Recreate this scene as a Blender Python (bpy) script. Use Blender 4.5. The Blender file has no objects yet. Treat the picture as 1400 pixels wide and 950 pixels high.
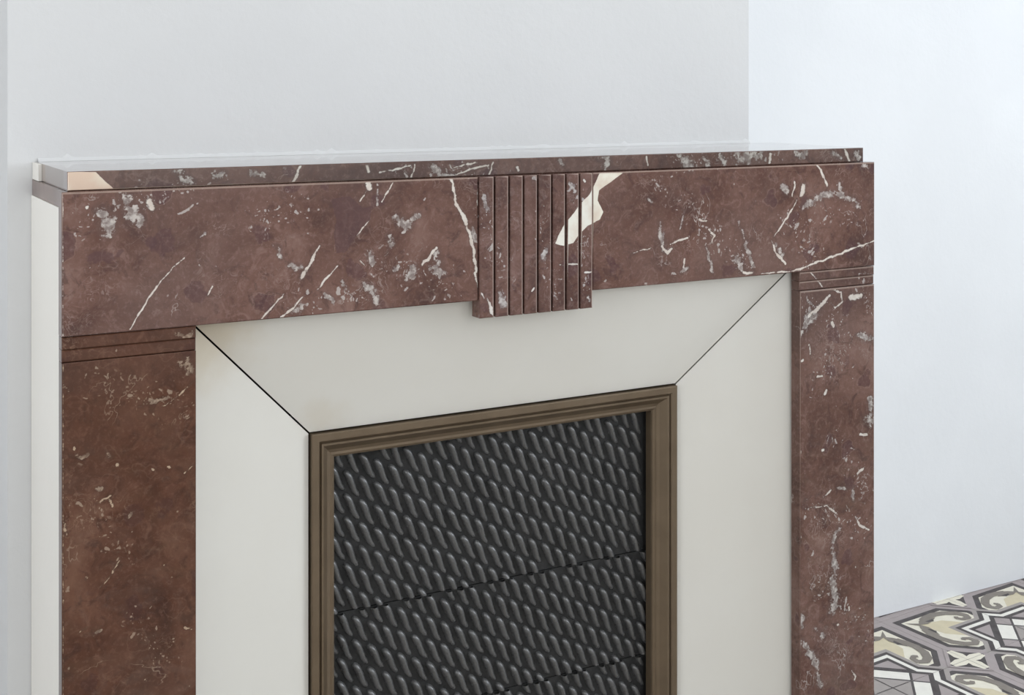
import bpy, math, random
import numpy as np

# ------------------------------------------------------------------ camera, light, exposure
C = bpy.context.scene.collection
S = bpy.context.scene
FPX, CXP, YH = 1780.0, 700.0, 118.0            # focal length, centre column, horizon row (1400x950)
YAW = math.atan(975.0 / 1780.0)
CAM = np.array([-0.853, -1.49, 1.17])
cd = bpy.data.cameras.new('camera'); cam = bpy.data.objects.new('camera', cd); C.objects.link(cam)
cam.location = CAM; cam.rotation_euler = (math.pi / 2, 0, -YAW)
cd.sensor_width = 36; cd.lens = FPX / 1400 * 36; cd.shift_y = -(475 - YH) / 1400; cd.clip_start = 0.01
S.camera = cam

S.view_settings.view_transform = 'Standard'; S.view_settings.look = 'None'
S.view_settings.gamma = 1; S.view_settings.use_curve_mapping = False
S.view_settings.exposure = 0.0

W = bpy.data.worlds.new('world'); S.world = W; W.use_nodes = True
bg = W.node_tree.nodes['Background']; bg.inputs[0].default_value = (0.80, 0.90, 1.0, 1); bg.inputs[1].default_value = 1.0

def window_light(name, loc, rot, sx, sy, watts, col):
    l = bpy.data.lights.new(name, 'AREA'); l.shape = 'RECTANGLE'; l.size = sx; l.size_y = sy
    l.energy = watts; l.color = col
    o = bpy.data.objects.new(name, l); C.objects.link(o); o.location = loc; o.rotation_euler = rot
    return o
# daylight entering through the window of the right-hand wall and through the one behind the viewer
window_light('daylight_side_window', (3.02, -1.35, 1.65), (0, math.radians(90), 0), 1.7, 1.5, 58, (0.88, 0.94, 1.0))
window_light('daylight_rear_window', (0.15, -3.62, 1.70), (math.radians(90), 0, 0), 2.6, 1.7, 30, (1.0, 0.985, 0.96))

window_light('left_fill_added', (-2.22, -.95, 1.65), (0, math.radians(-90), 0), 1.5, 1.4, 18, (1.0, 0.985, 0.96))  # left fill lamp added to brighten the flank; no known window there

# ------------------------------------------------------------------ pixel helpers
FW = np.array([math.sin(YAW), math.cos(YAW), 0]); RT = np.array([math.cos(YAW), -math.sin(YAW), 0]); UP = np.array([0, 0, 1.0])
def on_y(x, y, Y):
    """point of the vertical plane Y seen at pixel x, y; also metres per pixel there"""
    r = FW + RT * (x - CXP) / FPX + UP * (YH - y) / FPX
    t = (Y - CAM[1]) / r[1]
    p = CAM + r * t
    return p[0], p[2], t / FPX

# ------------------------------------------------------------------ node helpers
class NT:
    def __init__(s, name):
        s.m = bpy.data.materials.new(name); s.m.use_nodes = True
        s.t = s.m.node_tree; s.b = s.t.nodes['Principled BSDF']
    def n(s, typ, **kw):
        nd = s.t.nodes.new(typ)
        for k, v in kw.items(): setattr(nd, k, v)
        return nd
    def link(s, a, b): s.t.links.new(a, b)
    def put(s, sock, v):
        if hasattr(v, 'is_output'): s.link(v, sock)
        else: sock.default_value = v
    def math(s, op, a, b=None, c=None, clamp=False):
        nd = s.n('ShaderNodeMath', operation=op, use_clamp=clamp)
        s.put(nd.inputs[0], a)
        if b is not None: s.put(nd.inputs[1], b)
        if c is not None: s.put(nd.inputs[2], c)
        return nd.outputs[0]
    def noise(s, co, scale, detail=4, rough=.55, dist=0):
        nd = s.n('ShaderNodeTexNoise'); s.link(co, nd.inputs['Vector'])
        nd.inputs['Scale'].default_value = scale; nd.inputs['Detail'].default_value = detail
        nd.inputs['Roughness'].default_value = rough; nd.inputs['Distortion'].default_value = dist
        return nd.outputs['Fac']
    def step(s, v, lo, hi, a=0., b=1.):
        nd = s.n('ShaderNodeMapRange', interpolation_type='SMOOTHSTEP')
        s.put(nd.inputs[0], v); nd.inputs[1].default_value = lo; nd.inputs[2].default_value = hi
        nd.inputs[3].default_value = a; nd.inputs[4].default_value = b
        return nd.outputs[0]
    def mix(s, f, a, b):
        nd = s.n('ShaderNodeMix', data_type='RGBA')
        s.put(nd.inputs[0], f); s.put(nd.inputs[6], a); s.put(nd.inputs[7], b)
        return nd.outputs[2]
    def ramp(s, v, stops):
        nd = s.n('ShaderNodeValToRGB'); s.link(v, nd.inputs[0])
        e = nd.color_ramp.elements
        while len(e) < len(stops): e.new(0.5)
        for i, (p, c) in enumerate(stops): e[i].position = p; e[i].color = (*c, 1)
        return nd.outputs[0]
    def attr(s, name):
        nd = s.n('ShaderNodeAttribute', attribute_name=name); return nd.outputs['Fac']
    def obj(s):
        return s.n('ShaderNodeTexCoord').outputs['Object']
    def bump(s, h, strength, dist):
        nd = s.n('ShaderNodeBump'); s.link(h, nd.inputs['Height'])
        nd.inputs['Strength'].default_value = strength; nd.inputs['Distance'].default_value = dist
        s.link(nd.outputs[0], s.b.inputs['Normal'])
    def set(s, **kw):
        names = dict(color='Base Color', rough='Roughness', metal='Metallic', spec='Specular IOR Level', coat='Coat Weight', coatr='Coat Roughness')
        for k, v in kw.items():
            if k == 'color' and isinstance(v, tuple) and len(v) == 3: v = (*v, 1)
            s.put(s.b.inputs[names[k]], v)
def c4(r, g, b): return (r, g, b, 1)

def paint(name, col, col2, rough=.6, bump=.15):
    t = NT(name); co = t.obj()
    t.set(color=t.mix(t.step(t.noise(co, 3.0, 5), .35, .7), c4(*col), c4(*col2)), rough=rough, spec=.3)
    h = t.math('ADD', t.noise(co, 60, 4, .6), t.math('MULTIPLY', t.noise(co, 6, 3), 1.5))
    t.bump(h, bump, .004)
    return t.m

def marble(name, coat=.35):
    t = NT(name); co = t.obj()
    n1 = t.noise(co, 7.5, 10, .62, .9)
    base = t.ramp(n1, [(.30, (.070, .034, .027)), (.44, (.124, .062, .047)), (.55, (.164, .087, .068)), (.66, (.210, .122, .099)), (.78, (.270, .168, .140))])
    n5 = t.noise(co, 36, 8, .68, 1.2)
    base = t.mix(t.step(n5, .50, .34, 0, .65), base, c4(.070, .036, .031))
    base = t.mix(t.step(n5, .54, .68, 0, .48), base, c4(.27, .165, .140))
    # purple-grey clouds
    n2 = t.noise(co, 3.1, 6, .6, .6)
    base = t.mix(t.step(n2, .46, .66, 0, .6), base, c4(.150, .092, .078))
    # dark purple nodules
    vd = t.n('ShaderNodeTexVoronoi'); vd.inputs['Scale'].default_value = 26; vd.inputs['Randomness'].default_value = 1
    wob = t.n('ShaderNodeTexNoise'); t.link(co, wob.inputs['Vector']); wob.inputs['Scale'].default_value = 30; wob.inputs['Detail'].default_value = 4
    ad = t.n('ShaderNodeVectorMath', operation='MULTIPLY_ADD'); t.link(wob.outputs['Color'], ad.inputs[0]); ad.inputs[1].default_value = (.045,) * 3; t.link(co, ad.inputs[2])
    t.link(ad.outputs[0], vd.inputs['Vector'])
    sepc = t.n('ShaderNodeSeparateColor'); t.link(vd.outputs['Color'], sepc.inputs[0])
    nod = t.math('MULTIPLY', t.step(vd.outputs['Distance'], .30, .36, 1, 0), t.step(sepc.outputs[0], .70, .74))
    base = t.mix(t.math('MULTIPLY', nod, .5), base, c4(.085, .042, .046))
    rim = t.math('MULTIPLY', t.step(t.math('ABSOLUTE', t.math('SUBTRACT', vd.outputs['Distance'], .36)), .0, .035, 1, 0), t.step(sepc.outputs[1], .66, .7))
    base = t.mix(t.math('MULTIPLY', rim, .16), base, c4(.36, .26, .23))
    # thin swirling fossil lines
    n3 = t.noise(co, 44, 3, .5, 2.2)
    ln = t.step(t.math('ABSOLUTE', t.math('SUBTRACT', n3, .5)), 0, .030, 1, 0)
    reg = t.step(t.noise(co, 11, 4, .6), .52, .66)
    base = t.mix(t.math('MULTIPLY', t.math('MULTIPLY', ln, reg), .50), base, c4(.38, .29, .26))
    # faint mottled grain
    base = t.mix(t.step(t.noise(co, 170, 4, .7), .48, .72, 0, .30), base, c4(.30, .20, .18))
    # small pale specks
    vs = t.n('ShaderNodeTexVoronoi'); vs.inputs['Scale'].default_value = 95; t.link(ad.outputs[0], vs.inputs['Vector'])
    sp = t.n('ShaderNodeSeparateColor'); t.link(vs.outputs['Color'], sp.inputs[0])
    clus = t.attr('cluster')
    thr = t.math('MULTIPLY_ADD', clus, -.62, .94)
    on = t.step(t.math('SUBTRACT', sp.outputs[0], thr), 0, .02)
    size = t.math('MULTIPLY_ADD', sp.outputs[1], .22, t.math('MULTIPLY_ADD', clus, .10, .06))
    dot = t.math('MULTIPLY', t.step(t.math('SUBTRACT', vs.outputs['Distance'], size), -.08, .02, 1, 0), on)
    base = t.mix(t.math('MULTIPLY', dot, .75), base, c4(.50, .45, .42))
    # finer crystals crowded into the clusters
    vf = t.n('ShaderNodeTexVoronoi'); vf.inputs['Scale'].default_value = 235; t.link(ad.outputs[0], vf.inputs['Vector'])
    sf = t.n('ShaderNodeSeparateColor'); t.link(vf.outputs['Color'], sf.inputs[0])
    onf = t.step(t.math('SUBTRACT', sf.outputs[0], t.math('MULTIPLY_ADD', clus, -.62, 1.0)), 0, .03)
    dotf = t.math('MULTIPLY', t.step(t.math('SUBTRACT', vf.outputs['Distance'], t.math('MULTIPLY_ADD', sf.outputs[1], .35, .12)), -.10, .03, 1, 0), onf)
    base = t.mix(t.math('MULTIPLY', dotf, t.math('MULTIPLY_ADD', sf.outputs[2], .6, .2)), base, c4(.50, .44, .41))
    # random hair veins
    n4 = t.noise(co, 4.3, 6, .62, .35)
    hv = t.math('MULTIPLY', t.step(t.math('ABSOLUTE', t.math('SUBTRACT', n4, .47)), 0, .0035, 1, 0), t.step(t.noise(co, 9, 2), .55, .62))
    base = t.mix(t.math('MULTIPLY', hv, .6), base, c4(.50, .44, .41))
    # individually placed marks: dark blotches, grey crystals, white veins, cream patches
    nz = t.math('MULTIPLY', t.math('SUBTRACT', t.noise(co, 190, 4, .65), .5), 1.0)
    nzl = t.math('MULTIPLY', t.math('SUBTRACT', t.noise(co, 70, 5, .65), .5), 1.5)
    dk = t.step(t.math('ADD', t.attr('dark'), t.math('MULTIPLY', nz, .5)), .4, .6)
    base = t.mix(t.math('MULTIPLY', dk, .6), base, c4(.095, .050, .052))
    ga = t.attr('grey')
    gr = t.math('MULTIPLY', t.step(t.math('ADD', ga, t.math('MULTIPLY', t.math('ADD', nz, nzl), 1.15)), .50, .66), t.step(ga, .02, .12))
    gcol = t.mix(t.step(t.noise(co, 120, 4), .4, .65), c4(.25, .205, .19), c4(.62, .57, .53))
    gh = t.step(ga, .05, .5)
    base = t.mix(t.math('MULTIPLY', gh, .35), base, c4(.10, .066, .06))
    base = t.mix(t.math('MULTIPLY', gr, .82), base, gcol)
    halo = t.step(t.attr('white'), .03, .35)
    base = t.mix(t.math('MULTIPLY', halo, .30), base, c4(.10, .075, .07))
    wh = t.step(t.math('ADD', t.attr('white'), t.math('MULTIPLY', t.math('ADD', nz, t.math('MULTIPLY', nzl, .5)), 1.0)), .42, .62)
    base = t.mix(t.math('MULTIPLY', wh, .95), base, t.mix(t.step(nzl, -.2, .3), c4(.60, .52, .46), c4(.74, .69, .63)))
    cr = t.step(t.math('ADD', t.attr('cream'), t.math('MULTIPLY', nz, .25)), .44, .56)
    base = t.mix(cr, base, t.mix(t.step(t.noise(co, 40, 4), .4, .7), c4(.80, .76, .66), c4(.70, .60, .50)))
    pk = t.step(t.math('ADD', t.attr('pink'), t.math('MULTIPLY', nz, .3)), .44, .56)
    base = t.mix(pk, base, t.mix(t.step(t.noise(co, 22, 4), .4, .65), c4(.92, .79, .66), c4(.86, .64, .51)))
    base = t.mix(t.math('MULTIPLY', t.attr('arris'), .8), base, c4(.50, .38, .32))  # pale edge lines: highlights painted into the base colour
    # each slab was cut from another block: its own tone
    oi = t.n('ShaderNodeObjectInfo'); mu = t.n('ShaderNodeMix', data_type='RGBA', blend_type='MULTIPLY')
    mu.inputs[0].default_value = 1; t.link(base, mu.inputs[6]); t.link(oi.outputs['Color'], mu.inputs[7])
    t.set(color=mu.outputs[2], rough=t.step(t.noise(co, 45, 5), .3, .8, .10, .20), spec=.12, coat=coat, coatr=.03)
    return t.m

M = {}
M['wall'] = paint('wall_plaster_white', (.775, .79, .81), (.81, .825, .845), .65, .12)
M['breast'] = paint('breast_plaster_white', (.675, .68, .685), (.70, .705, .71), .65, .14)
M['ceiling'] = paint('ceiling_white', (.82, .82, .81), (.85, .85, .84))
M['side'] = paint('side_paint_white', (.86, .835, .785), (.89, .865, .815), .5, .10)
M['panel'] = paint('splay_panel_offwhite', (.755, .745, .71), (.79, .78, .75), .42, .05)
def stained_panel():
    t = NT('splay_panel_offwhite'); co = t.obj()
    base = t.mix(t.step(t.noise(co, 3, 5), .35, .7), c4(.685, .665, .615), c4(.715, .70, .655))
    for p, r, amt in (((-.440, .025, .885), .11, .6), ((-.270, .078, .745), .05, .22)):
        d = t.n('ShaderNodeVectorMath', operation='DISTANCE'); t.link(co, d.inputs[0]); d.inputs[1].default_value = p
        k = t.step(t.math('ADD', d.outputs['Value'], t.math('MULTIPLY', t.math('SUBTRACT', t.noise(co, 30, 5), .5), .06)), 0, r, amt, 0)
        base = t.mix(k, base, c4(.50, .40, .25))
    t.set(color=base, rough=.42, spec=.35); t.bump(t.noise(co, 60, 4), .04, .003)
    return t.m
M['panel'] = stained_panel()
M['marble'] = marble('red_brown_marble'); M['polished'] = marble('polished_shelf_marble', 1.0)
def simple(name, col, rough=.5, metal=0, var=.15, scale=40, bump=.1, spec=.5):
    t = NT(name); co = t.obj()
    d = tuple(max(0, v * (1 - var)) for v in col); l = tuple(v * (1 + var) for v in col)
    t.set(color=t.mix(t.noise(co, scale, 5), c4(*d), c4(*l)), rough=t.step(t.noise(co, scale * .7, 4), .3, .7, rough * .8, min(1, rough * 1.2)), metal=metal, spec=spec)
    t.bump(t.noise(co, scale * 3, 3), bump, .002)
    return t.m
M['bronze'] = simple('aged_bronze', (.165, .122, .080), .42, .55, .22, 25, .06)
M['iron'] = simple('dark_cast_iron', (.135, .135, .136), .28, .40, .35, 60, .12)
M['plate'] = simple('dark_iron_plate', (.013, .013, .013), .7, .0, .3, 60, .2)
M['soot'] = simple('black_soot', (.012, .011, .010), .8)
M['frame'] = simple('window_frame_white', (.78, .78, .76), .4)
M['glass'] = None
TC = dict(t_grey=(.40, .345, .34), t_dark=(.062, .050, .050), t_cream=(.84, .79, .66), t_yellow=(.68, .60, .42),
          t_olive=(.235, .205, .175), t_mid=(.38, .34, .32), t_white=(.88, .85, .78), t_joint=(.30, .28, .27))
for k, v in TC.items(): M[k] = simple('cement_tile_' + k[2:], v, .45, 0, .10, 55, .05, .4)

# ------------------------------------------------------------------ mesh helpers
def tag(o, label=None, cat=None, group=None, kind=None):
    if label: o['label'] = label
    if cat: o['category'] = cat
    if group: o['group'] = group
    if kind: o['kind'] = kind
    return o
def link(name, me, parent=None):
    o = bpy.data.objects.new(name, me); C.objects.link(o)
    if parent: o.parent = parent
    return o
def mesh(name, v, f, mats, idx=None, smooth=False):
    me = bpy.data.meshes.new(name); me.from_pydata([tuple(map(float, p)) for p in v], [], f)
    for m in (mats if isinstance(mats, (list, tuple)) else [mats]): me.materials.append(m)
    if idx is not None: me.polygons.foreach_set('material_index', idx)
    if smooth: me.polygons.foreach_set('use_smooth', [True] * len(me.polygons))
    me.update(); return me
def boxes(lst, b=0.0):
    """joined chamfer-free boxes (x0,x1,y0,y1,z0,z1)"""
    v, f = [], []
    for (x0, x1, y0, y1, z0, z1) in lst:
        k = len(v)
        v += [(x0, y0, z0), (x1, y0, z0), (x1, y1, z0), (x0, y1, z0), (x0, y0, z1), (x1, y0, z1), (x1, y1, z1), (x0, y1, z1)]
        f += [[k + i for i in q] for q in ((3, 2, 1, 0), (4, 5, 6, 7), (0, 1, 5, 4), (1, 2, 6, 5), (2, 3, 7, 6), (3, 0, 4, 7))]
    return v, f
def box_obj(name, lst, mat, parent=None):
    v, f = boxes(lst); return link(name, mesh(name, v, f, mat), parent)

# marks on the marble, taken from the photograph: kind, half width in pixels, polyline in pixels
LINES = [
 # lintel, left half
 ('white', 2.6, [(616,243),(621,262),(625,282),(634,296),(642,318),(648,345),(651,380)]), ('white', 1.3, [(651,380),(653,393),(662,408)]),
 ('white', 2.0, [(667,409),(672,426),(676,434)]), ('white', 1.2, [(240,362),(222,382),(205,405),(191,428),(178,450)]),
 ('white', 1.0, [(252,352),(240,362)]), ('white', 3.0, [(413,378),(420,366)]), ('white', 2.0, [(418,370),(427,355),(437,336)]),
 ('grey', 4, [(398,364),(410,366)]), ('white', 1.6, [(461,364),(452,374),(443,384),(434,396)]), ('white', 1.6, [(388,402),(374,418),(358,436)]),
 ('white', 1.5, [(413,405),(402,421),(384,434)]), ('grey', 5, [(402,424),(412,420)]), ('grey', 7, [(134,284),(144,292)]), ('grey', 8, [(150,300),(147,314)]),
 ('grey', 9, [(168,266),(176,284),(186,298)]), ('grey', 5, [(190,296),(192,308)]), ('white', 4, [(206,276),(208,284)]), ('white', 2.2, [(119,283),(119,284)]),
 ('white', 4, [(503,251),(505,258)]), ('white', 1.2, [(500,262),(492,275)]), ('grey', 1.6, [(516,248),(516,280)]), ('white', 1.2, [(538,249),(522,276)]), ('white', .9, [(506,300),(488,322)]),
 ('grey', 7, [(540,296),(548,306),(560,306)]), ('grey', 4, [(562,300),(572,294)]), ('grey', 3, [(553,308),(552,318)]), ('grey', 5, [(532,322),(536,334)]),
 ('white', 2.2, [(597,339),(588,350),(577,362)]), ('grey', 7, [(597,346),(600,360),(592,366)]), ('grey', 5, [(596,368),(606,374)]), ('grey', 6, [(566,364),(558,380)]),
 ('grey', 4.5, [(504,347),(508,358)]), ('white', 1.2, [(492,356),(498,362)]), ('grey', 5, [(498,386),(508,398),(514,414)]), ('grey', 3, [(468,386),(474,396)]), ('grey', 3, [(538,370),(544,366)]),
 ('grey', 3.5, [(372,335),(382,340),(384,352)]), ('grey', 3, [(445,400),(456,412)]), ('grey', 3.5, [(646,312),(650,330)]), ('white', 1.4, [(653,262),(653,280)]),
 ('dark', 9, [(120,350),(150,352)]), ('dark', 6, [(205,330),(207,332)]), ('dark', 5, [(160,350),(166,344)]),
 ('grey', 2.2, [(280,318),(274,324)]), ('white', 1.2, [(272,362),(273,363)]), ('white', .9, [(290,392),(284,404)]),
 # keystone
 ('white', 1.6, [(654,262),(654,280)]), ('grey', 4, [(662,270),(668,286)]), ('grey', 5, [(684,400),(688,416)]), ('grey', 4, [(781,252),(786,262)]), ('white', 1.6, [(799,247),(800,248)]),
 ('grey', 4, [(748,340),(742,352)]), ('grey', 3, [(730,243),(738,246)]), ('white', 1.2, [(728,398),(730,394)]), ('white', 1.1, [(800,372),(808,372)]), ('grey', 3, [(803,405),(806,410)]), ('white', 1.2, [(765,362),(790,361)]),
 # lintel, right half
 ('grey', 4.5, [(902,305),(904,325),(908,342)]), ('white', 2.6, [(904,336),(912,346),(918,340)]), ('white', 1.2, [(916,334),(928,328),(940,325)]), ('white', 1.0, [(862,347),(874,343),(890,339)]),
 ('white', 1.6, [(970,314),(977,322),(973,332)]), ('grey', 2.6, [(966,338),(970,356),(974,372)]), ('grey', 3.0, [(1010,304),(1018,326),(1026,352),(1030,373)]), ('grey', 5, [(1004,352),(1014,368)]), ('white', 2, [(1016,372),(1028,373)]),
 ('white', 1.5, [(936,354),(934,366)]), ('grey', 3, [(932,370),(940,366)]), ('grey', 2.5, [(888,272),(890,276)]), ('white', 1.4, [(956,300),(966,302)]), ('grey', 1.8, [(936,288),(930,312)]),
 ('grey', 5.5, [(1096,286),(1106,278),(1120,270),(1138,266),(1152,266),(1164,272),(1174,282)]), ('white', 4, [(1098,256),(1096,266)]), ('white', 1.8, [(1087,248),(1083,268)]), ('grey', 4, [(1070,256),(1076,262)]),
 ('white', 1.3, [(1090,272),(1084,284),(1070,306),(1058,324)]), ('white', 2.0, [(1056,330),(1060,344),(1074,360)]), ('grey', 4, [(1060,336),(1070,348)]), ('white', 2.0, [(1117,225),(1122,232),(1131,254)]),
 ('white', 1.6, [(1042,374),(1080,371),(1104,364),(1130,354),(1160,342),(1195,329)]), ('grey', 4, [(1146,252),(1150,262)]), ('grey', 4, [(1180,226),(1186,228)]),
 ('dark', 8, [(1100,274),(1098,280)]),
 # shelf edge
 ('grey', 5, [(240,232),(252,244),(262,250)]), ('grey', 4, [(296,240),(308,236)]), ('grey', 5, [(345,236),(360,240)]), ('white', 2.4, [(411,226),(406,238),(401,249)]), ('white', 3, [(503,226),(504,234)]),
 ('white', 1.4, [(567,224),(566,234),(562,244)]), ('grey', 4, [(588,228),(600,234)]), ('white', 1.6, [(520,236),(548,230),(562,226)]), ('grey', 3, [(600,240),(622,240)]), ('white', 1.5, [(622,240),(640,232),(668,226)]),
 ('white', 1.3, [(620,230),(650,222)]), ('white', 1.3, [(674,221),(672,232),(668,240)]), ('white', 2.2, [(708,229),(709,233)]), ('grey', 4, [(766,219),(770,226)]), ('grey', 5, [(818,216),(832,216),(828,232)]), ('white', 1.3, [(884,214),(886,226)]),
 ('grey', 6, [(928,214),(936,218),(944,228)]), ('grey', 5, [(962,216),(968,226)]), ('grey', 5, [(984,214),(990,222)]), ('grey', 11, [(1004,216),(1038,213)]), ('white', 2.4, [(1054,212),(1052,222)]), ('grey', 5, [(1090,208),(1100,210)]),
 ('white', 2.2, [(1154,203),(1158,212),(1161,220)]), ('grey', 4, [(1170,210),(1174,214)]), ('grey', 3, [(1140,210),(1150,216)]),
 # left pilaster
 ('grey', 5, [(246,455),(252,462),(264,452)]), ('grey', 6, [(246,500),(256,494),(262,506)]), ('grey', 2.4, [(190,556),(210,550),(228,544)]), ('white', .9, [(222,556),(240,544),(264,522)]), ('white', 1.5, [(101,612),(102,614)]),
 ('grey', 3, [(98,622),(112,626),(126,618)]), ('grey', 3, [(148,620),(150,624)]), ('white', 2.0, [(159,635),(160,636)]), ('white', 2.0, [(208,642),(210,643)]), ('white', 1.6, [(229,638),(232,639)]), ('white', .9, [(252,648),(264,636)]),
 ('white', 1.4, [(131,690),(141,683),(152,677)]), ('grey', 3, [(134,669),(140,668)]), ('white', 1.3, [(150,684),(154,692)]), ('white', 1.8, [(88,716),(91,732)]), ('white', .8, [(165,764),(150,788),(136,804)]),
 ('white', 1.6, [(117,790),(118,791)]), ('white', 1.6, [(161,754),(162,755)]), ('white', 1.6, [(224,772),(225,773)]), ('white', 1.0, [(109,864),(119,858)]), ('grey', 1.6, [(130,866),(138,862)]), ('white', 1.8, [(198,928),(200,930)]), ('white', 1.5, [(206,830),(207,829)]), ('white', 1.3, [(172,840),(173,838)]), ('white', 1.4, [(252,858),(262,860)]),
 ('grey', 1.8, [(86,524),(94,534)]), ('grey', 2, [(180,700),(176,708)]),
 # right pilaster
 ('white', 3, [(1134,404),(1120,420),(1106,432)]), ('grey', 6, [(1120,420),(1104,436),(1096,450)]), ('grey', 4, [(1096,450),(1088,474)]), ('white', 1.4, [(1134,400),(1140,396),(1150,400),(1152,412),(1142,420),(1136,414)]),
 ('white', 4, [(1164,406),(1178,404)]), ('white', 1.3, [(1108,372),(1118,384),(1124,392)]), ('grey', 5, [(1172,458),(1190,462)]), ('grey', 2, [(1104,402),(1104,412),(1112,418)]), ('white', 2, [(1138,441),(1140,446)]),
 ('white', 2, [(1096,493),(1098,492)]), ('white', 1.6, [(1118,514),(1124,514)]), ('white', 1.6, [(1128,538),(1130,533)]), ('white', 1.4, [(1106,472),(1108,484)]), ('grey', 7, [(1182,572),(1192,574)]), ('grey', 4, [(1190,546),(1190,556)]), ('white', 1.5, [(1175,594),(1185,594)]),
 ('white', 2, [(1094,618),(1086,630)]), ('white', 2, [(1094,652),(1090,662)]), ('white', 1.6, [(1124,616),(1126,615)]), ('white', 1.6, [(1172,648),(1180,641)]), ('white', 1.2, [(1126,680),(1136,670)]), ('grey', 2, [(1144,668),(1158,668)]),
 ('grey', 2.4, [(1166,668),(1167,684)]), ('white', 1.3, [(1106,694),(1120,693),(1130,691),(1144,702)]), ('white', 1.4, [(1170,706),(1176,718),(1188,724)]), ('grey', 4.5, [(1146,722),(1140,738),(1138,756)]), ('grey', 5, [(1138,756),(1142,772),(1138,790)]), ('grey', 6, [(1138,790),(1142,816),(1136,836)]),
 ('grey', 4, [(1098,840),(1096,856)]), ('grey', 4, [(1116,858),(1126,870)]), ('grey', 5, [(1098,878),(1106,892),(1118,914)]), ('grey', 4, [(1118,914),(1122,938)]), ('white', 1.4, [(1164,916),(1170,924),(1168,930)]), ('white', 1.5, [(1169,775),(1170,775)]), ('white', 1.4, [(1160,830),(1161,834)]), ('white', 1.4, [(1145,854),(1146,854)]),
]
POLYS = [
 ('cream', [(820,236),(852,236),(836,248),(819,260),(817,274),(825,290),(820,300),(803,309),(792,320),(784,332),(770,336),(759,333),(764,321),(772,306),(784,292),(794,278),(806,266),(813,252)]),
 ('pink', [(88,233),(127,232),(140,244),(160,262),(88,263)]),
 ('dark', [(452,272),(478,268),(496,284),(508,282),(506,300),(490,318),(474,344),(460,346),(456,320),(460,300)]),
]
CLUS = [((120,300),(250,255),26),((360,300),(420,285),22),((520,360),(610,390),26),((500,395),(400,420),18),((960,310),(1015,360),22),((900,250),(960,300),18),((1080,300),(1110,345),20),((1110,300),(1165,290),14),
        ((665,300),(690,410),16),((740,300),(760,400),14),((790,260),(800,400),10),((130,520),(250,560),22),((120,690),(170,760),18),((180,850),(230,900),20),((1100,420),(1150,440),16),((1150,470),(1120,520),20),((1180,380),(1190,420),14),
        ((1140,600),(1180,660),14),((1110,700),(1180,720),18),((1120,800),(1180,860),16),((250,245),(310,240),12),((550,232),(650,232),12),((920,220),(1060,215),14)]

def seg_dist(P, a, b):
    ab = b - a; L = (ab @ ab) or 1e-12
    t = np.clip(((P - a) @ ab) / L, 0, 1)
    return np.linalg.norm(P - a - t[:, None] * ab, axis=1)
JR = random.Random(11)
def ragged(pl, hw):
    out = []; amp = min(2.6, .5 + .32 * hw)
    for (a, b) in zip(pl[:-1], pl[1:]):
        n = max(1, int(math.hypot(b[0] - a[0], b[1] - a[1]) / 5))
        for k in range(n):
            t = k / n; j = amp if (k or len(out) == 0) else amp * .5
            out.append((a[0] + t * (b[0] - a[0]) + JR.uniform(-j, j), a[1] + t * (b[1] - a[1]) + JR.uniform(-j, j)))
    out.append(pl[-1]); n = len(out)
    ws = [hw * JR.uniform(.55, 1.2) * (1 if n < 4 else .45 + .55 * math.sin(math.pi * (i + .5) / n)) for i in range(n)]
    return out, ws
LINES = [(k, hw) + ragged(pl, hw) for k, hw, pl in LINES]
def mark_attrs(P, Y):
    """marks on the front plane Y for points P (x, z): dict of per-point floats"""
    out = {k: np.zeros(len(P)) for k in ('white', 'grey', 'dark', 'cream', 'pink', 'cluster', 'arris')}
    lo = P.min(0) - .02; hi = P.max(0) + .02
    def near(q): return np.all(q.max(0) > lo) and np.all(q.min(0) < hi)
    for kind, hw, pl, ws in LINES:
        q3 = [on_y(x, y, Y) for x, y in pl]; q = np.array([(a, b) for a, b, _ in q3]); h = hw * q3[0][2]
        if not near(q): continue
        soft = max(h * (1 if kind == 'white' else 1.3), .0011)
        box = np.where(np.all((P > q.min(0) - 4 * h - .003) & (P < q.max(0) + 4 * h + .003), axis=1))[0]
        if not len(box): continue
        for i in range(len(q) - 1):
            hi_ = ws[i] * q3[0][2]
            out[kind][box] = np.maximum(out[kind][box], np.clip(.5 + (hi_ - seg_dist(P[box], q[i], q[i + 1])) / (2 * soft), 0, 1))
    for kind, pl in POLYS:
        q = np.array([on_y(x, y, Y)[:2] for x, y in pl])
        if not near(q): continue
        n = len(q); d = np.min([seg_dist(P, q[i], q[(i + 1) % n]) for i in range(n)], axis=0)
        ins = np.zeros(len(P), bool)
        for i in range(n):
            a, b = q[i], q[(i + 1) % n]
            c = (a[1] > P[:, 1]) != (b[1] > P[:, 1])
            xs = a[0] + (P[:, 1] - a[1]) / ((b[1] - a[1]) or 1e-12) * (b[0] - a[0])
            ins ^= c & (P[:, 0] < xs)
        s = np.where(ins, d, -d)
        out[kind] = np.maximum(out[kind], np.clip(.5 + s / .006, 0, 1))
    for a, b, r in CLUS:
        A = on_y(*a, Y); B = on_y(*b, Y); q = np.array([A[:2], B[:2]])
        if not near(q): continue
        out['cluster'] = np.maximum(out['cluster'], np.clip(1 - seg_dist(P, q[0], q[1]) / (r * A[2] * 1.4), 0, 1))
    return out

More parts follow.
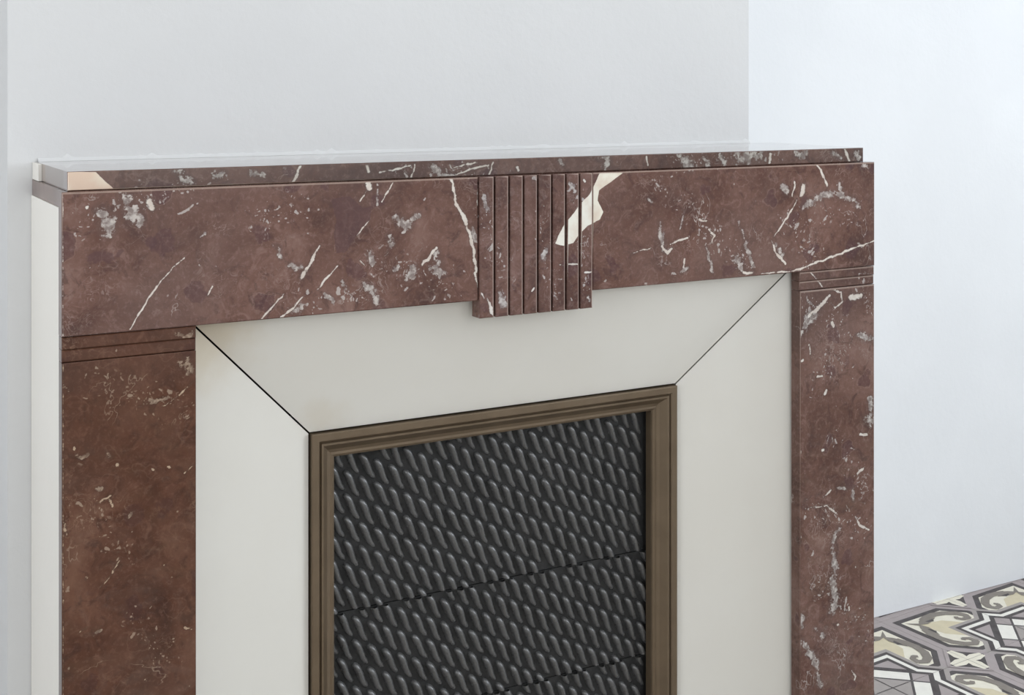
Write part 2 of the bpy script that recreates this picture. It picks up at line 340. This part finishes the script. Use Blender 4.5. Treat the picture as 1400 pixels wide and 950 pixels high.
def slab(name, x0, x1, z0, z1, yf, yb, parent, res=.0014, bev=.0012, mat=None, marks=True, tone=(1, 1, 1), lit_worn=''):
    """block whose front face is a fine grid carrying the marks of the stone; chamfered front arrises"""
    nx = max(1, int(round((x1 - x0) / res))); nz = max(1, int(round((z1 - z0) / res)))
    xs = np.linspace(x0 + bev, x1 - bev, nx + 1); zs = np.linspace(z0 + bev, z1 - bev, nz + 1)
    X, Z = np.meshgrid(xs, zs)
    V = np.stack([X.ravel(), np.full(X.size, yf), Z.ravel()], 1)
    i = np.arange(nz)[:, None] * (nx + 1) + np.arange(nx)[None, :]; i = i.ravel()
    F = np.stack([i, i + 1, i + nx + 2, i + nx + 1], 1)
    f = F.tolist(); N = len(V)
    c = [0, nx, nz * (nx + 1) + nx, nz * (nx + 1)]                     # grid corners bl br tr tl
    ring = [(x0, yf + bev, z0), (x1, yf + bev, z0), (x1, yf + bev, z1), (x0, yf + bev, z1)]
    back = [(x0, yb, z0), (x1, yb, z0), (x1, yb, z1), (x0, yb, z1)]
    V = np.vstack([V, ring, back])
    edges = [list(range(0, nx + 1)), [k * (nx + 1) + nx for k in range(nz + 1)],
             [nz * (nx + 1) + k for k in range(nx, -1, -1)], [k * (nx + 1) for k in range(nz, -1, -1)]]
    for e in range(4):
        a, b = N + e, N + (e + 1) % 4
        f.append(edges[e][::-1] + [a, b])                              # chamfer
        f.append([a, a + 4, b + 4, b][::1][::-1] if False else [b, a, a + 4, b + 4])
    f.append([N + 7, N + 6, N + 5, N + 4])
    me = bpy.data.meshes.new(name); me.from_pydata(V.tolist(), [], f); me.materials.append(mat or M['marble']); me.update()
    if marks:
        at = mark_attrs(V[:, [0, 2]], yf)
        for v in at.values(): v[N:] = 0
        if 'r' in lit_worn: at['arris'][edges[1] + [N + 1, N + 2]] = .8  # edge highlight painted down the right side
        if 't' in lit_worn: at['arris'][edges[2]] = .75  # ledge reflection painted along the top edge
        if 'l' in lit_worn: at['white'][edges[3]] = .50
        for k, v in at.items():
            if v.max() > 0:
                a = me.attributes.new(k, 'FLOAT', 'POINT'); a.data.foreach_set('value', v.astype(np.float32))
    o = link(name, me, parent); o.color = (*tone, 1); return o

# ------------------------------------------------------------------ the room
WB, BF = 0.640, 0.235                   # alcove wall, face of the chimney breast
BX0, BX1 = -0.625, 0.5445
RX0, RX1, RY0, CEIL = -2.2, 3.0, -3.6, 2.75
fl = box_obj('floor', [(RX0 - .15, RX1 + .15, RY0 - .15, WB + .15, -.12, -.0205)], M['t_joint']); tag(fl, kind='structure')
tag(box_obj('wall_back', [(RX0 - .15, RX1 + .15, WB, WB + .15, 0.001, CEIL)], M['wall']), kind='structure')
tag(box_obj('wall_breast', [(BX0, BX1, BF, WB - .001, 0.001, CEIL - .001)], M['breast']), kind='structure')
a0, a1 = -1.65, -.25
tag(box_obj('wall_left', [(RX0 - .15, RX0, RY0, a0, .001, CEIL), (RX0 - .15, RX0, a1, WB - .001, .001, CEIL), (RX0 - .15, RX0, a0, a1, .001, .9), (RX0 - .15, RX0, a0, a1, 2.4, CEIL)], M['wall']), kind='structure')
tag(box_obj('window_added_left', [(RX0 - .10, RX0 - .04, a0, a0 + .06, .9, 2.4), (RX0 - .10, RX0 - .04, a1 - .06, a1, .9, 2.4), (RX0 - .10, RX0 - .04, a0 + .06, a1 - .06, .9, .96), (RX0 - .10, RX0 - .04, a0 + .06, a1 - .06, 2.34, 2.4)], M['frame']), kind='structure')  # unseen window added to go with the left fill lamp
y0, y1, z0, z1 = -2.2, -.5, .9, 2.4
tag(box_obj('wall_right', [(RX1, RX1 + .15, RY0, y0, .001, CEIL), (RX1, RX1 + .15, y1, WB - .001, .001, CEIL), (RX1, RX1 + .15, y0, y1, .001, z0), (RX1, RX1 + .15, y0, y1, z1, CEIL)], M['wall']), kind='structure')
x0, x1 = -1.15, 1.45
tag(box_obj('wall_front', [(RX0 - .15, x0, RY0 - .15, RY0, .001, CEIL), (x1, RX1 + .15, RY0 - .15, RY0, .001, CEIL), (x0, x1, RY0 - .15, RY0, .001, .85), (x0, x1, RY0 - .15, RY0, 2.55, CEIL)], M['wall']), kind='structure')
tag(box_obj('ceiling', [(RX0 - .15, RX1 + .15, RY0 - .15, WB + .15, CEIL + .001, CEIL + .12)], M['ceiling']), kind='structure')
# frames of the two windows
tag(box_obj('window_1', [(RX1 + .04, RX1 + .10, y0, y0 + .06, z0, z1), (RX1 + .04, RX1 + .10, y1 - .06, y1, z0, z1), (RX1 + .04, RX1 + .10, y0 + .06, y1 - .06, z0, z0 + .06), (RX1 + .04, RX1 + .10, y0 + .06, y1 - .06, z1 - .06, z1), (RX1 + .04, RX1 + .10, -1.38, -1.32, z0 + .06, z1 - .06)], M['frame']), kind='structure')
tag(box_obj('window_2', [(x0, x0 + .06, RY0 - .10, RY0 - .04, .85, 2.55), (x1 - .06, x1, RY0 - .10, RY0 - .04, .85, 2.55), (x0 + .06, x1 - .06, RY0 - .10, RY0 - .04, .85, .91), (x0 + .06, x1 - .06, RY0 - .10, RY0 - .04, 2.49, 2.55), (.12, .18, RY0 - .10, RY0 - .04, .91, 2.49)], M['frame']), kind='structure')

# ------------------------------------------------------------------ patterned cement tiles
TA = 0.226; TX, TY = 1.220, 0.618        # side; the place where four tiles meet
TR = math.radians(4.6)       # the tiling runs a little out of square with the wall
def make_tile():
    cols = ['t_grey', 't_dark', 't_cream', 't_yellow', 't_olive', 't_mid', 't_white']
    V, F, I = [], [], []
    layer = [0]
    g = .0022
    def poly(pts, col, lift=None):
        """one colour field of the tile, drawn over the earlier ones; clipped to the tile"""
        e0, e1 = g, 1 - g
        def clip(ps, ax, lim, sgn):
            out = []
            for i in range(len(ps)):
                a, b = ps[i], ps[(i + 1) % len(ps)]
                ia, ib = sgn * (a[ax] - lim) >= 0, sgn * (b[ax] - lim) >= 0
                if ia: out.append(a)
                if ia != ib:
                    t = (lim - a[ax]) / (b[ax] - a[ax]); out.append((a[0] + t * (b[0] - a[0]), a[1] + t * (b[1] - a[1])))
            return out
        ps = list(pts)
        for ax, lim, sg in ((0, e0, 1), (0, e1, -1), (1, e0, 1), (1, e1, -1)):
            ps = clip(ps, ax, lim, sg)
            if len(ps) < 3: return
        layer[0] += 1; h = layer[0] * .00003
        area = sum(ps[i][0] * ps[(i + 1) % len(ps)][1] - ps[(i + 1) % len(ps)][0] * ps[i][1] for i in range(len(ps)))
        if area < 0: ps = ps[::-1]
        k = len(V); V.extend([(p[0], p[1], h) for p in ps]); F.append(list(range(k, k + len(ps)))); I.append(cols.index(col))
    def sw(ps): return [(b, a) for a, b in ps]
    def stroke(ps, ws, col):
        for i in range(len(ps) - 1):
            a, b = np.array(ps[i]), np.array(ps[i + 1]); d = (b - a) / np.linalg.norm(b - a)
            n = np.array((-d[1], d[0])); wa, wb = ws[i] / 2, ws[i + 1] / 2
            lay = layer[0]
            poly([tuple(a + n * wa - d * wa * .35), tuple(a - n * wa - d * wa * .35), tuple(b - n * wb + d * wb * .35), tuple(b + n * wb + d * wb * .35)], col); 
            if i < len(ps) - 2: layer[0] = lay + .25
    def diamond(m): return [(1 - m, 1), (1, 1 - m), (1 + m, 1), (1, 1 + m)]
    def star(m, tip):               # diamond round the far corner with a right-angled spike on each side
        return [(1.2, 1 - m - .2 + .2), (1, 1 - m), (2 - m - tip, tip), (tip, tip), (tip, 2 - m - tip), (1 - m, 1), (1.2, 1.2)]
    # body with slightly eased arris
    k = 0; e = g
    V.extend([(e, e, 0), (1 - e, e, 0), (1 - e, 1 - e, 0), (e, 1 - e, 0), (e * .4, e * .4, -.0012), (1 - e * .4, e * .4, -.0012), (1 - e * .4, 1 - e * .4, -.0012), (e * .4, 1 - e * .4, -.0012),
              (e * .4, e * .4, -.02), (1 - e * .4, e * .4, -.02), (1 - e * .4, 1 - e * .4, -.02), (e * .4, 1 - e * .4, -.02)])
    for q in ((0, 1, 2, 3), (4, 5, 1, 0), (5, 6, 2, 1), (6, 7, 3, 2), (7, 4, 0, 3), (8, 9, 5, 4), (9, 10, 6, 5), (10, 11, 7, 6), (11, 8, 4, 7)): F.append(list(q)); I.append(0)
    # scroll cell
    cell = [(.075, .075), (.72, .075), (.94, .295), (.94, .36), (.80, .49), (.80, .80), (.49, .80), (.36, .94), (.295, .94), (.075, .72)]
    inn = [(.135, .135), (.70, .135), (.88, .315), (.88, .45), (.80, .54), (.80, .80), (.54, .80), (.45, .88), (.315, .88), (.135, .70)]
    poly(cell, 't_dark'); poly(inn, 't_cream')
    poly([(.25, .25), (.52, .30), (.66, .44), (.66, .66), (.44, .66), (.30, .52)], 't_yellow')
    # star border from the outside in
    def spike(m, tip, col):
        poly([(1.0, 2 - m - 1.0), (2 - m - tip, tip), (tip, 2 - m - tip), (2 - m - 1.0, 1.0), (1, 1)], col)
        poly([(2 - m - tip, tip), (tip, tip), (tip, 2 - m - tip)], col)
    spike(.73, .44, 't_mid'); spike(.665, .485, 't_dark'); spike(.60, .525, 't_white'); spike(.525, .572, 't_dark')
    poly([(.83, .615), (.615, .615), (.615, .83)], 't_grey')
    for m, col in ((.50, 't_dark'),): poly(diamond(m), col)
    # plaid inside the star: p along one side, q along the other
    r2 = .5
    def rot(p, q): return (1 - (p + q) * r2, 1 - (p - q) * r2)      # p towards the near corner
    hs = .46; w = .20; gp = .032
    def cellpq(p0, p1, q0, q1, col): poly([rot(p0, q0), rot(p1, q0), rot(p1, q1), rot(p0, q1)], col)
    edges = [(-hs, -hs + w), (-hs + w + gp, hs - w - gp), (hs - w, hs)]
    kind = [['t_grey', 't_white', 't_grey'], ['t_white', 't_mid', 't_white'], ['t_grey', 't_white', 't_grey']]
    for a in range(3):
        for b in range(3): cellpq(*edges[a], *edges[b], kind[a][b])
    stroke([rot(-.2, -.2), rot(.2, .2)], [.012, .012], 't_dark'); stroke([rot(-.2, .2), rot(.2, -.2)], [.012, .012], 't_dark')
    # scrolls, mirrored on the diagonal
    for fn in (lambda p: p, sw):
        poly(fn([(.16, .16), (.27, .235), (.31, .20), (.40, .155), (.42, .20), (.52, .225), (.44, .265), (.34, .285), (.26, .26)]), 't_olive')
        stroke(fn([(.36, .19), (.44, .18), (.56, .17), (.68, .20), (.775, .27), (.815, .345), (.785, .405), (.715, .40), (.685, .35), (.705, .325)]), [.05, .085, .085, .085, .085, .075, .065, .055, .05, .04], 't_olive')
        poly(fn([(.36, .235), (.47, .235), (.44, .275), (.375, .262)]), 't_dark')
    # cross square quarters at the two side corners
    for fn in (lambda p: p, sw):
        cx, cy = 1, 0
        def dia(m): return fn([(cx - m, cy), (cx, cy + m), (cx + m, cy), (cx, cy - m)])
        poly(dia(.275), 't_grey'); poly(dia(.225), 't_dark')
        poly(fn([(1 - .205, -.03), (1 - .205, .035), (1 - .10, .062), (1 - .05, .05), (1 - .062, .10), (1 - .035, .205), (1.03, .205), (1.03, -.03)]), 't_cream')
    Vm = [(p[0] * TA, p[1] * TA, p[2]) for p in V]
    return mesh('tile', Vm, F, [M[c] for c in cols], I)
tile_me = make_tile()
def tile_xf(i, j):
    x, y, a = tile_sq(i, j); dx, dy = x - TX, y - TY
    return (TX + dx * math.cos(TR) - dy * math.sin(TR), TY + dx * math.sin(TR) + dy * math.cos(TR), a + math.degrees(TR))
def tile_sq(i, j):
    """corner C0 of tile i, j sits on the even nodes; mirror the quarter into each quadrant by turning it"""
    x, y = TX + i * TA, TY + j * TA
    k = (i % 2, j % 2)
    if k == (0, 0): return (x, y, 0)
    if k == (1, 0): return (x + TA, y, 90)
    if k == (1, 1): return (x + TA, y + TA, 180)
    return (x, y + TA, 270)
rest = []
for i in range(-16, 9):
    for j in range(-20, 3):
        x, y, a = tile_xf(i, j)
        dx, dy = (i + .5) * TA, (j + .5) * TA
        xc, yc = TX + dx * math.cos(TR) - dy * math.sin(TR), TY + dx * math.sin(TR) + dy * math.cos(TR)
        if not (RX0 - .14 < xc < RX1 + .14 and RY0 - .14 < yc < WB + .20): continue
        if xc > -.3 and yc > -2.0 and not (yc > -.1 and xc < .5):
            o = link('tile', tile_me, fl); o.location = (x, y, 0); o.rotation_euler = (0, 0, math.radians(a))
        else: rest.append((x, y, math.radians(a)))
tv = np.array([v.co for v in tile_me.vertices]); tf = [list(p.vertices) for p in tile_me.polygons]; ti = [p.material_index for p in tile_me.polygons]
V, F, I = [], [], []
for x, y, a in rest:
    k = len(V); ca, sa = math.cos(a), math.sin(a)
    V.extend((np.stack([tv[:, 0] * ca - tv[:, 1] * sa + x, tv[:, 0] * sa + tv[:, 1] * ca + y, tv[:, 2]], 1)).tolist())
    F.extend([[k + q for q in f] for f in tf]); I.extend(ti)
tag(link('tile_field', mesh('tile_field', V, F, list(tile_me.materials), I), fl), kind='stuff')

# ------------------------------------------------------------------ the fireplace
fp = bpy.data.objects.new('fireplace', None); C.objects.link(fp)
tag(fp, 'red-brown veined marble fireplace with fluted keystone, white splayed panels and bronze-framed dark woven insert', 'fireplace')
H = 1.17
LX = 0.6; ZT, ZB = H - .1166, H - .2757          # half width, top and underside of the lintel
KX0, KX1 = -.0855, .0865                         # fluted keystone
PIL = .1485                                      # width of a pilaster
TH = .020
# shelf: lower bed slab and upper slab, stepped back
slab('shelf_bed', -LX + .004, LX - .004, ZT - .0195, ZT - .0002, TH + .0006, BF - .001, fp, res=.01, marks=False)
sh = slab('mantel_shelf', -LX + .0085, LX - .0085, ZT + .0002, ZT + .0217, .0152, BF - .001, fp, res=.0014, tone=(.80, .82, .80), mat=M['polished'])
box_obj('plaster_patch', [(-LX + .0045, -LX + .0084, .188, BF - .0012, ZT + .0003, ZT + .0212)], M['side'], fp)
# lintel in two lengths either side of the keystone
slab('lintel', -LX, KX0 - .0008, ZB, ZT, 0, TH, fp, lit_worn='tl')
slab('lintel', KX1 + .0008, LX, ZB, ZT, 0, TH, fp, lit_worn='t')
# keystone: backing with eight flat reeds
KZ = H - .2985
key = slab('keystone', KX0, KX1, KZ, ZT, .0045, TH - .001, fp)
n = 8; pw = (KX1 - KX0) / n
for k in range(n):
    a = KX0 + k * pw + (.0018 if k else 0); b = KX0 + (k + 1) * pw - .0012
    slab('flute', a, b, KZ, ZT - .0003, -.0035, .0044, key, res=.0013, bev=.0014, tone=(.97, 1.0, 1.04), lit_worn='r')
# pilasters: body and two narrow bands under the lintel
TN = {-1: (.68, .56, .44), 1: (.90, .92, .93)}
for s in (-1, 1):
    xo, xi = s * LX, s * (LX - PIL)
    a, b = min(xo, xi), max(xo, xi)
    if s < 0: a, b = a + .0002, b
    p = slab('pilaster', a, b, .0, H - .3045, .0005, TH, fp, res=.002, tone=TN[s], lit_worn='t' if s > 0 else 'l')
    slab('band', a, b, H - .3040, H - .2905, .0018, TH, p, res=.002, tone=TN[s], lit_worn='t' if s > 0 else '')
    slab('band', a, b, H - .2900, H - .2765, .0010, TH, p, res=.002, tone=TN[s], lit_worn='t' if s > 0 else '')
    # painted flank behind the marble facing
    q0, q1 = (-LX + .003, -LX + .060) if s < 0 else (LX - .060, LX - .003)
    o = box_obj('side_panel', [(q0, q1, TH + .0005, BF - .001, 0, ZT - .0198)], M['side'], fp); o['label'] = 'white painted flank'
# splayed panels, mitred
FXO, FZO, FY = .2835, H - .4415, .084            # outer edge of the bronze frame
XO, ZO, YO = LX - PIL + .012, ZB + .012, .0212
gp = .0016
def splay(quad, name='splay_panel'):
    q = [np.array(p, float) for p in quad]; nrm = np.cross(q[1] - q[0], q[3] - q[0]); nrm /= np.linalg.norm(nrm)
    if nrm[1] > 0: nrm = -nrm; q = q[::-1]
    v = [tuple(p) for p in q] + [tuple(p - nrm * .014) for p in q]
    f = [[0, 1, 2, 3], [7, 6, 5, 4]] + [[(i + 1) % 4, i, i + 4, (i + 1) % 4 + 4] for i in range(4)]
    o = link(name, mesh(name, v, f, M['panel']), fp); o['label'] = 'white splayed panel'; return o
XI, ZI, YI = FXO + .0022, FZO + .0022, FY
splay([(-XO + gp, YO, ZO), (XO - gp, YO, ZO), (XI - gp, YI, ZI), (-XI + gp, YI, ZI)])
for s in (-1, 1):
    splay([(s * XO, YO, 0), (s * XI, YI, 0), (s * XI, YI, ZI - gp), (s * XO, YO, ZO - gp)])
# black void behind the mitre joints
box_obj('backing_board', [(-.455, -.300, .12, .125, 0, .90), (.300, .455, .12, .125, 0, .90), (-.300, .300, .12, .125, .745, .90)], M['soot'], fp)
# bronze frame: mitred moulding
prof = [(0, .012), (0, -.0065), (.0015, -.0075), (.0095, -.0075), (.0108, -.0060), (.0112, -.0030), (.0125, -.0025), (.0140, -.0052), (.0165, -.0052), (.0200, -.0015),
        (.0245, .0035), (.0290, .0055), (.0320, .0052), (.0350, .0070), (.0360, .0095), (.0366, .0215)]
fr = bpy.data.objects.new('bronze_frame', None); C.objects.link(fr); fr.parent = fp
def rail(pts_fn, name='frame_rail'):
    v, f = [], []
    for (o_, y_) in prof:
        a, b = pts_fn(o_); v += [(a[0], FY + y_, a[1]), (b[0], FY + y_, b[1])]
    for i in range(len(prof) - 1): f.append([2 * i, 2 * i + 1, 2 * i + 3, 2 * i + 2])
    k = len(v); v += [(v[-2][0], FY + .0215, v[-2][2]), (v[-1][0], FY + .0215, v[-1][2]), (v[0][0], FY + .034, v[0][2]), (v[1][0], FY + .034, v[1][2])]
    f += [[k, k + 1, k + 3, k + 2]]
    return link(name, mesh(name, v, f, M['bronze']), fr)
rail(lambda o: ((FXO - o, FZO - o), (-FXO + o, FZO - o)))
rail(lambda o: ((-FXO + o, FZO - o), (-FXO + o, .03 + o)))
rail(lambda o: ((FXO - o, .03 + o), (FXO - o, FZO - o)))
rail(lambda o: ((-FXO + o, .03 + o), (FXO - o, .03 + o)))
# cast plates with slanting raised strands
PY = FY + .030
PX = FXO - .0365
seams = [.0665, .1725, .327, .4815, FZO - .0365]
def rib_mesh():
    v, f = [], []
    L = np.array((.0166, -.0312)); ln = np.linalg.norm(L); d = L / ln; nn = np.array((-d[1], d[0]))
    st = [(-.08, .0012, .0040), (-.05, .0028, .0070), (.03, .0041, .0092), (.20, .0049, .0094), (.5, .0050, .0078), (.80, .0044, .0054), (1.02, .0034, .0030), (1.15, .0012, .0006)]
    m = 7
    for t, w, h in st:
        c = L * t + nn * .0022 * math.sin(t * math.pi * 2) * .5
        for k in range(m):
            a = math.pi * k / (m - 1); q = c + nn * w * math.cos(a)
            v.append((q[0], -h * math.sin(a) + .0006, q[1]))
    for i in range(len(st) - 1):
        for k in range(m - 1): f.append([i * m + k, i * m + k + 1, (i + 1) * m + k + 1, (i + 1) * m + k])
    f.append(list(range(m))[::-1]); f.append([(len(st) - 1) * m + k for k in range(m)])
    return mesh('strand', v, f, M['iron'], smooth=True)
import bmesh
rm = rib_mesh()
bm = bmesh.new(); bm.from_mesh(rm); bmesh.ops.recalc_face_normals(bm, faces=bm.faces); bm.to_mesh(rm); bm.free()
rng = random.Random(5)
A = np.array((.0214, -.0104)); B = np.array((0, -.0305)); O = np.array((-.166, .6224))
rv = np.array([v.co for v in rm.vertices]); rf = [list(p.vertices) for p in rm.polygons]
for s in range(len(seams) - 1):
    zb, zt = seams[s] + .0006, seams[s + 1] - .0006
    pl = box_obj('cast_plate', [(-PX - .02, PX + .02, PY, PY + .008, zb, zt + (.02 if s == len(seams) - 2 else 0))], M['plate'], fp)
    off = np.array((.007 * s * 1.3, .0))
    restv, restf = [], []
    for i in range(-14, 26):
        for j in range(-20, 40):
            p = O + A * i + B * j + off
            q = p + np.array((.0166, -.0312))
            top = s == len(seams) - 2
            if p[0] < -PX - .014 or q[0] > PX + .016 or p[1] > zt + .022 or q[1] < zb - .026: continue
            cut = (p[1] + .004 > zt and not top) or q[1] - .007 < zb
            if cut and q[1] < .10: continue
            vis = p[1] > .3753 - (p[0] + .2347) * .2247 - .002
            if cut and not vis: continue
            if cut:
                bm = bmesh.new(); bm.from_mesh(rm)
                for co_, no_ in (((0, 0, zt - .0008 - p[1]), (0, 0, 1)), ((0, 0, zb + .0008 - p[1]), (0, 0, -1))):
                    if top and no_[2] > 0: continue
                    bmesh.ops.bisect_plane(bm, geom=bm.verts[:] + bm.edges[:] + bm.faces[:], plane_co=co_, plane_no=no_, clear_outer=True)
                if len(bm.faces) > 8 and max(v.co.z for v in bm.verts) - min(v.co.z for v in bm.verts) > .008:
                    cm = bpy.data.meshes.new('strand'); bm.to_mesh(cm); cm.materials.append(M['iron'])
                    o = link('strand', cm, pl); o.location = (p[0], PY, p[1])
                bm.free(); continue
            if vis:
                o = link('strand', rm, pl); o.location = (p[0], PY, p[1])
                k = rng.uniform(.94, 1.06); o.scale = (1, rng.uniform(.8, 1.15), 1); o.rotation_euler = (0, rng.uniform(-.05, .05), 0)
            else:
                kk = len(restv); restv.extend((rv + np.array((p[0], PY, p[1]))).tolist()); restf.extend([[kk + a for a in f] for f in rf])
    if restv: tag(link('strand_field', mesh('strand_field', restv, restf, M['iron'], smooth=True), pl), kind='stuff')

# thin line of filler where the shelf meets the wall
v, f = [], []; r = random.Random(3)
nseg = 160; xs = np.linspace(BX0 + .036, BX1, nseg)
for x in xs:
    h = .0045 + .006 * r.random() ** 12; w = .005 + .003 * r.random() ** 6
    v += [(x, BF - w, ZT + .0218), (x, BF - w * .4, ZT + .0218 + h * .6), (x, BF + .0005, ZT + .0218 + h)]
for i in range(nseg - 1):
    k = i * 3; f += [[k, k + 3, k + 4, k + 1], [k + 1, k + 4, k + 5, k + 2]]
tag(link('trim_1', mesh('trim_1', v, f, M['breast'], smooth=True)), kind='structure')
print('strands', sum(o.name.startswith('strand') for o in bpy.data.objects), 'tiles', sum(o.name.startswith('tile') for o in bpy.data.objects), 'objects', len(bpy.data.objects))
